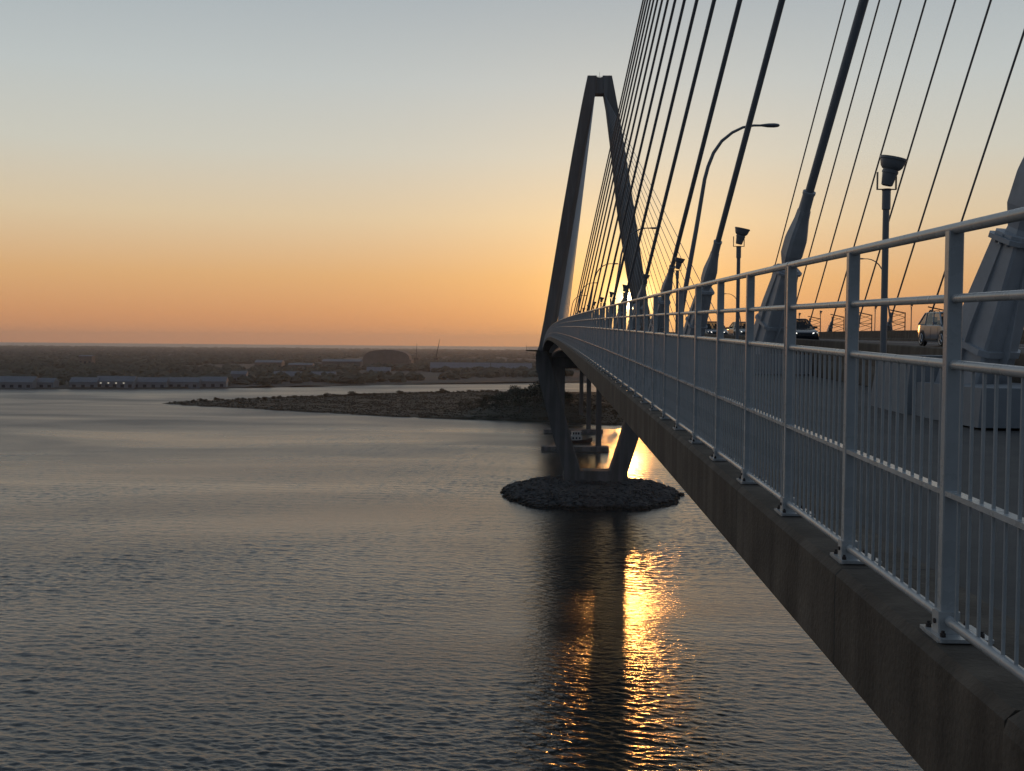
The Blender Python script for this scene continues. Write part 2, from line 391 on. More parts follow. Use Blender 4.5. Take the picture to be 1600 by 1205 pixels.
for i, y in enumerate(posts[:120]):
    if (i-3) % 3 == 2:
        z = zr(y); sl = MB(); sl.box(RAIL-0.02, RAIL-0.002, y+0.075, y+0.083, z+0.05, z+1.39)
        sl.tube([(RAIL, y+0.04, z+1.4+0.04*G), (RAIL, y+0.115, z+1.4+0.115*G)], 0.0212, 16)
        rpart('splice_bar', sl, M['plate'])
k_ = MB(); k_.tube([(0, 0, 0.062), (0, 0, 0.938)], 0.0066, 8, False)
pick0 = k_.build('picket', M['paint'], rail, True)
fpk = MB(); cnt = 0
for i, y in enumerate(posts[:-1]):
    for j in range(1, 13):
        yy = y+PS*j/13.0
        if yy < 2.2: continue
        cnt += 1
        if cnt <= 100:
            p = pick0 if cnt == 1 else pick0.copy()
            if cnt > 1: col.objects.link(p); p.parent = rail
            p.location = Vector((RAIL, yy, zr(yy)))+off
        elif yy < 40:
            fpk.tube([(RAIL, yy, zr(yy)+0.062), (RAIL, yy, zr(yy)+0.938)], 0.0066, 6, False)
        else:
            z = zr(yy); q = 0.006
            fpk.add([(RAIL-q, yy-q, z+.062), (RAIL+q, yy-q, z+.062), (RAIL+q, yy+q, z+.062), (RAIL-q, yy+q, z+.062), (RAIL-q, yy-q, z+.938), (RAIL+q, yy-q, z+.938), (RAIL+q, yy+q, z+.938), (RAIL-q, yy+q, z+.938)], [(0, 1, 5, 4), (1, 2, 6, 5), (2, 3, 7, 6), (3, 0, 4, 7)])
o = rpart('picket', fpk, M['paint'], False); o['kind'] = 'stuff'
tag(rail, 'pale grey metal railing with pickets along the outer edge of the footpath', 'railing')

# far tower ------------------------------------------------------------
tw = empty('bridge_tower', (XC, DT, 0))
def leg(sgn):
    # (z rel eye, outer half width from centre, front face width, chamfer width)
    st = [(-57, 13.2, 6.6, 0.6), (-52, 13.3, 6.8, 0.6), (-40, 17.1, 6.9, 0.5), (-9, 25.2, 6.8, 0.4), (-3.5, 25.2, 5.0, 1.7), (0, 23.9, 3.6, 2.0), (10.6, 21.95, 3.35, 2.3), (30, 18.8, 3.5, 3.1), (56, 14.7, 3.6, 3.2), (80, 10.75, 3.9, 1.7), (98, 7.55, 4.3, 0.4), (104, 6.4, 4.6, 0.1), (110.9, 5.0, 3.7, 0.1)]
    rings = []
    for z, ow, fwid, ch in st:
        dep = 5.2 if z < 60 else 5.2-(z-60)*0.035
        cd = min(dep*0.8, ch*1.5)
        pts = [(ow, -dep), (ow-fwid, -dep), (ow-fwid-ch, -dep+cd), (ow-fwid-ch, dep-cd), (ow-fwid, dep), (ow, dep)]
        rings.append([(sgn*x, y, EYE+z) for x, y in pts])
    return MB().loft(rings).build('leg', M['tower'], tw)
leg(-1); leg(1)
cb = MB()
cb.loft([[(-2.3, y, EYE+103.7), (2.3, y, EYE+103.7), (1.5, y, EYE+110.5), (0, y, EYE+110.15), (-1.5, y, EYE+110.5)] for y in (-3.1, 3.1)])
cb.build('top_beam', M['tower'], tw)
c2 = MB(); c2.box(-20.0, 20.0, -3.0, 3.0, EYE-8.6, EYE-4.9); c2.build('cross_beam', M['tower'], tw)
pb = MB(); pb.hexa([(-13.6, -5.2, EYE-59.5), (13.6, -5.2, EYE-59.5), (13.6, 5.2, EYE-59.5), (-13.6, 5.2, EYE-59.5), (-12.9, -4.9, EYE-51.8), (12.9, -4.9, EYE-51.8), (12.9, 4.9, EYE-51.8), (-12.9, 4.9, EYE-51.8)])
pb.build('pier_block', M['tower'], tw)
an = MB()
for x, h in ((0.1, 2.2), (-4.1, 0.9), (4.1, 0.9), (-2.2, .8), (2.2, .8)): an.tube([(x, 0, EYE+109.6), (x, 0, EYE+110.9+h)], 0.06, 5)
an.tube([(-4.1, 0, EYE+111.7), (0, 0, EYE+111.2), (4.1, 0, EYE+111.7)], 0.05, 5)
an.build('mast', M['dark'], tw)
tag(tw, 'tall grey concrete diamond shaped bridge tower rising from a rock island', 'tower')
# viewing platform round the far tower leg
pl = empty('viewing_platform', (-2.5, 462, zr(462)))
q = MB(); q.hexa([(-3.0, -8, -0.55), (2.6, -8, -0.9), (2.6, 8, -0.9), (-3.0, 8, -0.55), (-3.0, -8, -0.1), (2.6, -8, -0.1), (2.6, 8, -0.1), (-3.0, 8, -0.1)]); q.build('platform_slab', M['concrete'], pl)
q = MB()
for zz in (0.5, 0.95, 1.3): q.tube([(2.6, -7.9, zz), (-2.9, -7.9, zz), (-2.9, 7.9, zz), (2.6, 7.9, zz)], 0.03, 6)
for a in frange(-7.9, 7.9, 1.3): q.tube([(-2.9, a, -0.1), (-2.9, a, 1.3)], 0.03, 5)
for a in frange(-2.9, 2.6, 1.3): q.tube([(a, -7.9, -0.1), (a, -7.9, 1.3)], 0.03, 5)
q.tube([(-2.8, -7.9, 0), (-2.8, -7.9, 3.0)], 0.05, 5)
q.build('platform_railing', M['paint'], pl)
tag(pl, 'small viewing platform jutting out beside the far tower leg', 'platform')

# stay cables ------------------------------------------------------------
def lat(z): return 5.75+0.156*(z-0.5)
def ring_rect(c, u, e1, e2, a, b, ch=0.0):
    if ch == 0: return [c+e1*a+e2*b, c-e1*a+e2*b, c-e1*a-e2*b, c+e1*a-e2*b]
    return [c+e1*(a-ch)+e2*b, c-e1*(a-ch)+e2*b, c-e1*a+e2*(b-ch), c-e1*a-e2*(b-ch), c-e1*(a-ch)-e2*b, c+e1*(a-ch)-e2*b, c+e1*a-e2*(b-ch), c+e1*a+e2*(b-ch)]
def cable(k, near, left):
    dk = 14.45+13.45*k+(0.22 if k == 0 else 0)
    zt = 48+63.3*(1-math.exp(-k/6.5))
    if near: y0, yt = dk, -3.0
    else: y0, yt = 2*232.5-dk, 468.0
    za = zr(y0)+(0.8 if near and k == 0 else 1.1)-EYE
    A = Vector((5.75, y0, za)); T = Vector((lat(zt), yt, zt))
    if not left: A.x = 2*XC-A.x; T.x = 2*XC-T.x
    A.z += EYE; T.z += EYE
    root = empty('stay_cable', A)
    u = (T-A).normalized(); e1 = u.cross(Vector((0, 0, 1))).normalized(); e2 = e1.cross(u)
    P = lambda s_: u*s_
    det = near and left and k < 8
    n = 14 if det else 6
    L = (T-A).length
    MB().tube([P(2.9), P(L*0.5), P(L)], 0.100, n).build('cable_sheath', M['cable'], root, True)
    MB().tube([P(2.2), P(2.45), P(2.55), P(3.36), P(3.40), P(3.46), P(3.46)], [0.16, 0.165, 0.150, 0.135, 0.150, 0.150, 0.1], n).build('guide_pipe', M['steel'], root, True)
    sx = -1 if left else 1
    # cable shoe (bulge) as flattened hexagonal housing
    hs = MB(); rr = []
    for s_, a, b in ((1.50, 0.155, 0.155), (1.58, 0.145, 0.145), (1.78, 0.185, 0.20), (1.86, 0.20, 0.22), (2.25, 0.20, 0.22), (2.36, 0.19, 0.21), (2.78, 0.145, 0.15), (3.0, 0.135, 0.135)):
        rr.append(ring_rect(P(s_), u, e1, e2, b, a, 0.06))
    hs.loft(rr).build('cable_shoe', M['steel'], root)
    if near:
        fl = MB(); fl.loft([ring_rect(P(s_), u, e1, e2, 0.31, 0.27, 0.09) for s_ in (1.40, 1.46)])
        fl.loft([ring_rect(P(s_), u, e1, e2, 0.26, 0.23, 0.09) for s_ in (1.463, 1.505)])
        if det:
            for q in range(14):
                an_ = 2*math.pi*q/14; c = e1*(0.27*math.cos(an_))+e2*(0.235*math.sin(an_))
                fl.tube([P(1.36)+c, P(1.41)+c], 0.022, 6); fl.tube([P(1.45)+c, P(1.49)+c], 0.018, 6)
        fl.build('flange', M['steel'], root)
        # anchor box: two webs, back plate and ribs
        a1 = MB(); a1.loft([ring_rect(P(s_), u, e1, e2, a, b, 0.03) for s_, a, b in ((-1.5, 0.30, 0.36), (-0.2, 0.29, 0.34), (0.5, 0.27, 0.30), (1.397, 0.23, 0.22))])
        a1.build('anchor_box', M['steel'], root)
        if det:
            rb = MB()
            for sg in (-1, 1):
                for q in (0.0,):
                    rb.loft([[P(s_)+e1*(sg*a)+e2*(q+t) for a, t in ((0.0, -.012), (w_, -.012), (w_, .012), (0.0, .012))] for s_, w_ in ((-1.3, 0.36), (0.3, 0.34), (0.75, 0.305), (1.39, 0.25))])
            for sg in (-1, 1):
                rb.loft([[P(s_)+e2*(sg*a)+e1*(t) for a, t in ((0.0, -.012), (w_, -.012), (w_, .012), (0.0, .012))] for s_, w_ in ((-1.3, 0.34), (0.0, 0.46), (0.5, 0.36), (1.39, 0.24))])
            rb.build('rib', M['steel'], root)
            cl = MB(); cl.loft([ring_rect(P(s_), u, e1, e2, 0.345, 0.38, 0.1) for s_ in (-0.02, 0.06)]); cl.build('collar', M['steel'], root)
    # lattice access frame on the far side anchors
    if near and not left and k > 5:
        fr = MB(); zg = -1.1
        for x in (0.3, 2.0):
            fr.tube([(x, -0.4, zg), (x-0.05, -0.5, 2.2)], 0.07, 5)
        fr.tube([(0.0, -0.55, 2.5), (2.0, -0.5, 2.1)], 0.07, 5)
        for q in range(5): fr.tube([(0.3, -0.45, -.6+q*.55), (2.0, -0.45, -.6+(q+1)*.55 if q % 2 == 0 else -.6+q*.55)], 0.03, 4); fr.tube([(0.3 if q % 2 else 2.0, -0.45, -.6+q*.55), (2.0 if q % 2 else .3, -.45, -.6+(q+1)*.55)], 0.03, 4)
        fr.build('access_frame', M['dark'], root)
    return root
for k in range(16):
    tag(cable(k, True, True), f'thick grey stay cable rising to the upper right, {ORD[k]} along the footpath from the viewer', 'cable', 'near stay cables beside the footpath')
for k in range(6, 16):
    tag(cable(k, True, False), f'thin dark stay cable behind the traffic, anchored at the far parapet, {ORD[k-6]} from the right', 'cable', 'near stay cables beyond the traffic')
for k in range(16):
    tag(cable(k, False, True), f'fine stay cable from the left leg of the far tower, {ORD[k]} out from the leg', 'cable', 'far tower stay cables on the left')
    tag(cable(k, False, False), f'fine stay cable fanning right from the far tower, {ORD[k]} out from the leg', 'cable', 'far tower stay cables on the right')

# concrete plinths under the near anchors
for k in range(10):
    y = 14.3+13.45*k; z = zr(y)-0.125
    q = MB(); q.hexa([(4.98, y-1.5, 0), (6.36, y-1.5, 0), (6.36, y+0.75, 0), (4.98, y+0.75, 0), (5.03, y-1.45, 0.45), (6.3, y-1.45, 0.45), (6.3, y+0.75, 0.45), (5.03, y+0.75, 0.45)])
    q.hexa([(4.88, y+0.755, 0), (6.2, y+0.755, 0), (6.2, y+2.4, 0), (4.88, y+2.4, 0), (4.98, y+0.82, 0.80), (6.1, y+0.82, 0.80), (6.1, y+2.3, 0.80), (4.98, y+2.3, 0.80)])
    o = q.build('anchor_plinth', M['plinth']); o.data.transform(Matrix.Translation((-5.5, -y, 0))); o.location = (5.5, y, z)
    tag(o, f'stepped concrete plinth under the {ORD[k]} cable anchor along the footpath', 'plinth', 'concrete plinths under the cable anchors')

# floodlights ------------------------------------------------------------
def floodlight():
    root = empty('floodlight')
    MB().tube([(0, 0, 0.02), (0, 0, 3.05), (0, 0, 3.06), (0, 0, 3.36)], [0.055, 0.052, 0.068, 0.068], 14).build('pole', M['pole'], root, True)
    q = MB(); q.tube([(0, 0, 0.03), (0, 0, 0.055)], 0.17, 20); q.tube([(0, 0, 0.055), (0, 0, 0.12)], [0.085, 0.06], 16)
    for a in range(4):
        x, y = 0.13*math.cos(a*math.pi/2+.78), 0.13*math.sin(a*math.pi/2+.78); q.tube([(x, y, -0.0), (x, y, 0.09)], 0.016, 6)
    q.build('base_flange', M['plate'], root)
    q = MB(); w_ = 0.150
    q.tube([(0, 0, 3.36), (0, 0, 3.39)], 0.075, 12)
    for sg in (-1, 1):
        q.box(sg*w_-0.008, sg*w_+0.008, -0.025, 0.025, 3.39, 3.66)
    q.box(-w_-0.008, w_+0.008, -0.025, 0.025, 3.376, 3.39); q.build('bracket', M['dark'], root)
    ax = Vector((0.20, -0.10, 0.97)).normalized(); c = Vector((0.0, 0, 3.44))
    prof = [(0.0, 0.07), (0.015, 0.09), (0.20, 0.118), (0.205, 0.128), (0.24, 0.130), (0.245, 0.122), (0.262, 0.122), (0.275, 0.145), (0.31, 0.172), (0.37, 0.192), (0.41, 0.20), (0.42, 0.214), (0.455, 0.218), (0.462, 0.205), (0.45, 0.19)]
    q = MB(); q.tube([c+ax*s_ for s_, r in prof], [r for s_, r in prof], 24); h = q.build('lamp_head', M['pole'], root, True)
    return root
f0 = floodlight(); first = True
for k in range(14):
    y = (18.4, 31.9, 46.0, 60.5, 75.0)[k] if k < 5 else 75.0+14*(k-4); o = f0 if first else copy_tree(f0); first = False
    o.location = (5.6, y, zr(y)-0.125)
    tag(o, f'dark bell shaped floodlight on a post beside the footpath, {ORD[k]} from the viewer', 'floodlight', 'floodlights along the footpath')
for k in range(7, 14):
    y = 18.1+13.5*k; o = copy_tree(f0); o.location = (2*XC-6.0, y, zr(y)+0.35)
    tag(o, f'tiny dark floodlight on the far parapet beyond the traffic, {ORD[k-7]} from the right', 'floodlight', 'floodlights beyond the traffic')

# street lamps ------------------------------------------------------------
def street_lamp():
    root = empty('street_lamp')
    pts = [(0.0, 0.0), (0.42, 2.7), (0.83, 5.15), (1.16, 7.3), (1.30, 7.85), (1.52, 8.42), (1.86, 8.92), (2.3, 9.28), (2.75, 9.5), (3.2, 9.58), (3.6, 9.58)]
    MB().tube([(x, 0, z) for x, z in pts], [0.115, 0.105, 0.095, 0.082, 0.078, 0.074, 0.068, 0.062, 0.056, 0.05, 0.045], 12).build('pole', M['pole'], root, True)
    q = MB(); rr = []
    for x, a, b in ((3.45, 0.05, 0.04), (3.6, 0.09, 0.06), (3.8, 0.14, 0.085), (4.05, 0.155, 0.09), (4.22, 0.12, 0.07), (4.28, 0.05, 0.03)):
        rr.append([(x, a*math.cos(t), 9.585+b*math.sin(t)) for t in [2*math.pi*i/12 for i in range(12)]])
    q.loft(rr).build('lamp_head', M['pole'], root, True)
    q = MB(); q.tube([(0, 0, -0.6), (0, 0, 0.05), (0.05, 0, 0.4)], [0.2, 0.19, 0.13], 12); q.build('pole_base', M['plate'], root)
    return root
s0 = street_lamp(); first = True
for k in range(5):
    y = 48+48.5*k; o = s0 if first else copy_tree(s0); first = False
    o.location = (5.78, y, zr(y)-0.08)
    tag(o, f'curved dark street lamp arching right over the traffic, {ORD[k]} from the viewer', 'street lamp', 'street lamps on the footpath side')
for k in range(3):
    y = 133+48.5*k; o = copy_tree(s0); o.location = (2*XC-5.78, y, zr(y)-0.08); o.rotation_euler = (0, 0, math.pi)
    tag(o, f'thin curved street lamp on the far parapet arching left, {ORD[k]} from the right', 'street lamp', 'street lamps on the far parapet')

# cars ------------------------------------------------------------
def car(paint, suv, rails):
    root = empty('parked_car'); root.name = 'car'
    Ln, Wd = (4.6, 0.90) if suv else (4.7, 0.90)
    # stations along length: y from front (0) to back (Ln): z low, z belt/top, half width
    if suv:
        st = [(0.0, .38, .72, .62), (0.06, .30, .84, .76), (0.35, .24, .95, .86), (1.15, .22, 1.06, .90), (1.35, .22, 1.09, .90), (3.2, .22, 1.10, .90), (4.15, .26, 1.12, .88), (4.5, .34, 1.10, .82), (4.6, .42, .95, .76)]
        cabb = [(1.12, 1.04), (4.42, 1.08)]; cabt = [(1.95, 1.66), (4.0, 1.66)]; hw0, hw1 = .84, .64
    else:
        st = [(0.0, .36, .60, .60), (0.06, .28, .70, .76), (0.35, .22, .80, .86), (1.2, .20, .90, .90), (1.45, .20, .93, .90), (3.6, .20, .96, .90), (4.3, .24, .98, .86), (4.6, .32, .96, .80), (4.7, .40, .82, .72)]
        cabb = [(1.3, .90), (4.15, .95)]; cabt = [(2.15, 1.44), (3.35, 1.43)]; hw0, hw1 = .82, .60
    rr = []
    for y, zl, zt_, h in st:
        rr.append([(-h+.05, y, zl), (h-.05, y, zl), (h, y, zl+.12), (h+.01, y, (zl+zt_)/2), (h-.02, y, zt_-.08), (h-.10, y, zt_), (-h+.10, y, zt_), (-h+.02, y, zt_-.08), (-h-.01, y, (zl+zt_)/2), (-h, y, zl+.12)])
    body = MB().loft(rr).build('body', paint, root, True)
    b0, b1 = cabb; t0, t1 = cabt
    B = [(-hw0, b0[0], b0[1]), (hw0, b0[0], b0[1]), (hw0, b1[0], b1[1]), (-hw0, b1[0], b1[1])]
    Tt = [(-hw1, t0[0], t0[1]), (hw1, t0[0], t0[1]), (hw1, t1[0], t1[1]), (-hw1, t1[0], t1[1])]
    B = [Vector(v) for v in B]; Tt = [Vector(v) for v in Tt]
    rf = MB(); rg = []
    for dz, ins in ((-.02, 0.0), (.03, .02), (.055, .12)):
        c = sum(Tt, Vector())/4; rg.append([v+(Vector((c.x-v.x, c.y-v.y, 0))*ins)+Vector((0, 0, dz)) for v in Tt])
    rf.loft(rg); rf.build('roof', paint, root, True)
    pi = MB()
    for a, b in zip(B, Tt): pi.tube([a, b-Vector((0, 0, .01))], 0.045, 6)
    for sg, (i, j) in ((-1, (0, 3)), (1, (1, 2))):
        for f in ((.36, .40), (.70, .86)) if suv else ((.42, .50),):
            pi.tube([B[i].lerp(B[j], f[0] if suv else f[0]), Tt[i].lerp(Tt[j], f[1])], 0.035, 6)
    pi.build('pillar', paint, root)
    for nm, (i, j) in (('windscreen', (0, 1)), ('side_window', (1, 2)), ('rear_window', (2, 3)), ('side_window', (3, 0))):
        MB().add([B[i], B[j], Tt[j], Tt[i]], [(0, 1, 2, 3)]).build(nm, M['glass'], root)
    for y in ((2.1, 3.2) if not suv else (2.25, 3.35)):
        for x in (-.38, .38):
            st_ = MB(); st_.box(x-.22, x+.22, y, y+.12, .7, b0[1]+.25); st_.box(x-.12, x+.12, y+.02, y+.10, b0[1]+.251, b0[1]+.42); st_.build('seat', M['trim'], root)
    rw = .36 if suv else .32
    for y in (0.88, Ln-0.92):
        for sg in (-1, 1): MB().tube([(sg*.80, y, rw), (sg*.925, y, rw)], rw+.07, 24).build('wheel_arch', M['trim'], root)
        for sg in (-1, 1):
            wh = MB().tube([(sg*.72, y, rw), (sg*.74, y, rw), (sg*.92, y, rw), (sg*.945, y, rw)], [rw-.03, rw, rw, rw-.04], 28).build('wheel', M['rubber'], root, True)
            ri = MB(); ri.tube([(sg*.93, y, rw), (sg*.95, y, rw)], [rw*.25, rw*.22], 12)
            for a in range(5):
                t = 2*math.pi*a/5; ri.tube([(sg*.948, y, rw), (sg*.948, y+rw*.66*math.cos(t), rw+rw*.66*math.sin(t))], 0.035, 5)
            rt_ = [(sg*.948, y+rw*.68*math.cos(2*math.pi*a/20), rw+rw*.68*math.sin(2*math.pi*a/20)) for a in range(21)]
            ri.tube(rt_, 0.025, 5); ri.build('rim', M['alloy'], wh)
    for sg in (-1, 1):
        z = .78 if suv else .63
        MB().hexa([(sg*.42, -.0, z-.06), (sg*.72, .06, z-.06), (sg*.78, .3, z-.04), (sg*.42, .28, z-.04), (sg*.44, .03, z+.06), (sg*.70, .09, z+.07), (sg*.78, .34, z+.09), (sg*.44, .3, z+.08)]).build('headlight', M['headlight'], root)
        MB().box(min(sg*.62, sg*.80), max(sg*.62, sg*.80), Ln-.12, Ln+.01, z, z+.2).build('tail_light', mat_red, root)
        q = MB(); q.loft([[(sg*(.9+dx), b0[0]+.45+dy*1.0, b0[1]+.03+dz) for dx, dz in ((0, 0), (.2*s_, 0), (.22*s_, .12), (0, .13))] for s_, dy in ((1, 0), (.9, .12))]); q.build('mirror', paint if suv else M['trim'], root)
        if rails: MB().tube([(sg*.55, t0[0]+.25, t0[1]+.03), (sg*.55, t0[0]+.35, t0[1]+.10), (sg*.55, t1[0]-.3, t1[1]+.10), (sg*.55, t1[0]-.15, t1[1]+.03)], 0.022, 6).build('roof_rail', M['trim'], root)
    q = MB(); q.box(-.45, .45, -.015, .05, .50 if not suv else .60, .62 if not suv else .76); q.build('grille', M['trim'], root)
    q = MB()
    for sg in (-1, 1):
        q.box(min(sg*.905, sg*.925), max(sg*.905, sg*.925), 1.5, Ln-1.3, .30, .38)
        for yy in (1.45, 2.45, 3.4): q.box(min(sg*.908, sg*.914), max(sg*.908, sg*.914), yy-.008, yy+.008, .38, b0[1]-.1)
    q.build('door_trim', M['trim'], root)
    return root
mat_red = mat('tail_lens', (0.35, 0.02, 0.02), 0.2, var=0.05)
def place(c, x, yfront, label, name):
    c.name = name; z = zr(yfront)+roadz(x); c.location = (x, yfront, z+0.006)
    c.rotation_euler = (math.atan((zr(yfront+4.6)-zr(yfront))/4.6), 0, 0); tag(c, label, 'car')
place(car(M['silver'], True, True), 20.3, 53.7, 'silver estate suv with roof rails coming towards the viewer', 'car')
place(car(M['black'], False, False), 14.7, 62.5, 'black saloon car with lit headlights behind the tall railing post', 'car')
place(car(M['blue'], False, False), 13.3, 84.0, 'small dark car with two lit headlights facing the viewer, farther up the road', 'car')
place(car(M['beige'], False, False), 16.6, 90.0, 'light coloured car half hidden behind a railing post up the road', 'car')

# ------------------------------------------------------------------ water, islands, shores
S = 45000
def make_water():
    import numpy as np
    rg = np.random.RandomState(4)
    d = [118.0]
    while d[-1] < 1300: d.append(d[-1]+max(0.22, d[-1]*0.00155))
    d = np.array(d); az = np.radians(np.arange(-35, 22.01, 0.075))
    D, A = np.meshgrid(d, az, indexing='ij')
    X = D*np.sin(A); Y = D*np.cos(A); Z = np.zeros_like(X)
    sp = np.maximum(0.22, D*0.00155)
    gust = 0.85+0.28*np.sin(X*.021+Y*.013+1)+0.22*np.sin(X*-.011+Y*.037+2.2)+0.15*np.sin(X*.05-Y*.061)
    nw = 90
    for i in range(nw):
        lam = 0.55*(3.6/0.55)**rg.rand() if i > 9 else rg.uniform(3.5, 8); k = 2*np.pi/lam
        th = np.radians(90-9)+rg.normal(0, 0.46)
        sl = 0.140*math.sqrt(2.0/nw)*(1.1 if lam < 2.4 else 0.75 if lam < 3.6 else 0.5)
        ph = k*(X*np.cos(th)+Y*np.sin(th))+rg.rand()*6.283+0.6*np.sin(X*.03*rg.rand()+Y*.03*rg.rand())
        t = np.clip((lam/sp-1.3)/1.5, 0, 1); wgt = t*t*(3-2*t)
        Z += (sl/k)*wgt*gust*np.sin(ph)
    fade = np.clip((1290-D)/250, 0, 1); Z *= fade
    nd, na = D.shape
    idx = np.arange(nd*na).reshape(nd, na)
    q = np.stack([idx[:-1, :-1], idx[:-1, 1:], idx[1:, 1:], idx[1:, :-1]], -1).reshape(-1, 4)[:, ::-1]
    co = np.stack([X, Y, Z], -1).reshape(-1, 3)
    ext = np.array([(-S, -3000, -.25), (S, -3000, -.25), (S, S, -.25), (-S, S, -.25)], float)
    co = np.concatenate([co, ext]); n0 = nd*na
    q = np.concatenate([q, [[n0, n0+1, n0+2, n0+3]]])
    me = bpy.data.meshes.new('water')
    me.vertices.add(len(co)); me.vertices.foreach_set('co', co.astype(np.float32).ravel())
    me.loops.add(q.size); me.loops.foreach_set('vertex_index', q.astype(np.int32).ravel())
    me.polygons.add(len(q)); me.polygons.foreach_set('loop_start', np.arange(0, q.size, 4, dtype=np.int32))
    me.polygons.foreach_set('use_smooth', np.ones(len(q), dtype=bool))
    me.update(calc_edges=True); me.validate()
    me.materials.append(M['water'])
    o = bpy.data.objects.new('water', me); col.objects.link(o); return o
wt = make_water(); tag(wt, kind='structure')

def blob_rock(c, r, mb, rnd):
    # low rough boulder
    vs = []; n = 6
    for i, (zz, rr) in enumerate(((-.6, .6), (-.1, 1.0), (.45, .75))):
        for k in range(n):
            a = 2*math.pi*(k+.5*i)/n; q = rr*rnd.uniform(.75, 1.2)
            vs.append((c[0]+r*q*math.cos(a), c[1]+r*q*math.sin(a), c[2]+r*(zz+rnd.uniform(-.12, .12))))
    vs.append((c[0]+rnd.uniform(-.2, .2)*r, c[1]+rnd.uniform(-.2, .2)*r, c[2]+r*rnd.uniform(.6, .85)))
    fs = []
    for i in range(2):
        for k in range(n): fs.append((i*n+k, i*n+(k+1) % n, (i+1)*n+(k+1) % n, (i+1)*n+k))
    for k in range(n): fs.append((2*n+k, 2*n+(k+1) % n, 3*n))
    mb.add(vs, fs)
def tide(mm):
    t = mm.node_tree; n = t.nodes; l = t.links; b = n['Principled BSDF']; src = b.inputs['Base Color'].links[0].from_socket
    tc = n.new('ShaderNodeTexCoord'); sx = n.new('ShaderNodeSeparateXYZ'); l.new(tc.outputs['Object'], sx.inputs[0])
    mr = n.new('ShaderNodeMapRange'); mr.inputs['From Min'].default_value = 1.1; mr.inputs['From Max'].default_value = 1.7; l.new(sx.outputs['Z'], mr.inputs['Value'])
    mx = n.new('ShaderNodeMixRGB'); l.new(mr.outputs[0], mx.inputs['Fac']); mx.inputs['Color1'].default_value = (.022, .021, .018, 1); l.new(src, mx.inputs['Color2']); l.new(mx.outputs[0], b.inputs['Base Color'])
tide(M['rock'])
ICX, ICY, IA, IB = 21.3, 450.0, 35.5, 45.0
def isl_z(u_, a_):
    return max(-1.0, 3.7*(1-min(1, max(0, (u_-0.74)/0.26))**1.5)) if u_ < 1 else -1.0
def ragged(a): return 1+.03*math.sin(5*a)+.022*math.sin(11*a+1)+.018*math.sin(23*a+.4)
rnd = random.Random(3)
rings = []; nn = 72
for u_ in (1.03, 1.0, .96, .9, .84, .78, .72, .66, .6, .4, .15):
    rings.append([(ICX+IA*u_*math.cos(2*math.pi*k/nn)*ragged(2*math.pi*k/nn), ICY+IB*u_*math.sin(2*math.pi*k/nn)*ragged(2*math.pi*k/nn), isl_z(u_, 0)-0.5) for k in range(nn)])
tag(MB().loft(rings).build('rock_island', M['rock']), kind='structure')
rk = MB()
for i in range(6500):
    a = rnd.uniform(0, 2*math.pi); u_ = math.sqrt(rnd.uniform(.03, 1.04)) if i % 3 else rnd.uniform(.82, 1.035)
    x = ICX+IA*u_*math.cos(a)*ragged(a); y = ICY+IB*u_*math.sin(a)*ragged(a)
    if abs(x-XC) < 13.8 and abs(y-DT) < 5.8: continue
    blob_rock((x, y, isl_z(u_, a)-.25), .35+1.5*rnd.random()**3, rk, rnd)
o = rk.build('riprap_rocks', M['rock']); tag(o, 'grey riprap boulders heaped round the tower pier', 'rocks', kind='stuff')

# side span piers beyond the tower
def pier(y, x0, x1, foot, lab):
    root = empty('bridge_pier', (XC, y, 0))
    MB().box(x0-XC, x1-XC, -5, 5, -1, foot).build('footing', M['tower'], root)
    zt = zr(y)-2.4
    for x in (XC-10.5, XC+10.5):
        MB().loft([[(x-XC+a*s_, b*s_, z) for a, b in ((-1.5, -1.5), (1.5, -1.5), (1.5, 1.5), (-1.5, 1.5))] for z, s_ in ((foot+.01, 1.05), (zt-2.6, 1.0))]).build('column', M['tower'], root)
    MB().box(-19, 19, -1.8, 1.8, zt-2.59, zt).build('cap_beam', M['tower'], root)
    tag(root, lab, 'pier', 'bridge piers beyond the tower')
pier(640, 1.5, 40.0, 2.6, 'concrete bridge pier with flat footing in the water just beyond the tower')
pier(770, 4.0, 44.0, 2.6, 'second concrete bridge pier beyond the tower, mostly hidden behind the first')
pier(905, 4.0, 44.0, 3.2, 'third concrete bridge pier beyond the tower, at the marsh edge')

# workboat
bt = empty('workboat', (24.0, 690, 0), R(8))
rr = []
for x, hw, zt_, zb_ in ((-9, 2.2, 1.9, -.3), (-6, 2.7, 1.8, -.5), (0, 2.9, 1.9, -.6), (5, 2.5, 2.4, -.5), (8, 1.3, 3.1, 0.0), (9.3, .15, 3.6, 1.4)):
    rr.append([(x, -hw, zt_), (x, -hw*.8, zb_), (x, hw*.8, zb_), (x, hw, zt_)])
MB().loft(rr).build('hull', M['hull'], bt)
cbn = MB(); cbn.box(-6, 2.5, -2.0, 2.0, 1.85, 4.6); cbn.box(-3.5, 1.8, -1.6, 1.6, 4.61, 7.2); cbn.box(-4, 2.3, -1.8, 1.8, 7.21, 7.45)
ca = cbn.build('cabin', M['cabin'], bt)
wn = MB()
for z0, z1, xs, hy in ((2.6, 3.8, (-5, -3, -1, 1), 2.01), (5.4, 6.7, (-2.8, -1.2, .4), 1.61)):
    for x in xs:
        for sg in (-1, 1): wn.box(x-.5, x+.5, min(sg*hy, sg*(hy+.02)), max(sg*hy, sg*(hy+.02)), z0, z1)
wn.build('window', M['window'], ca)
MB().tube([(-1, 0, 7.45), (-1, 0, 10.5)], .08, 6).build('mast', M['dark'], bt)
tag(bt, 'small dark hulled workboat with pale cabin floating behind the tower pier', 'boat')

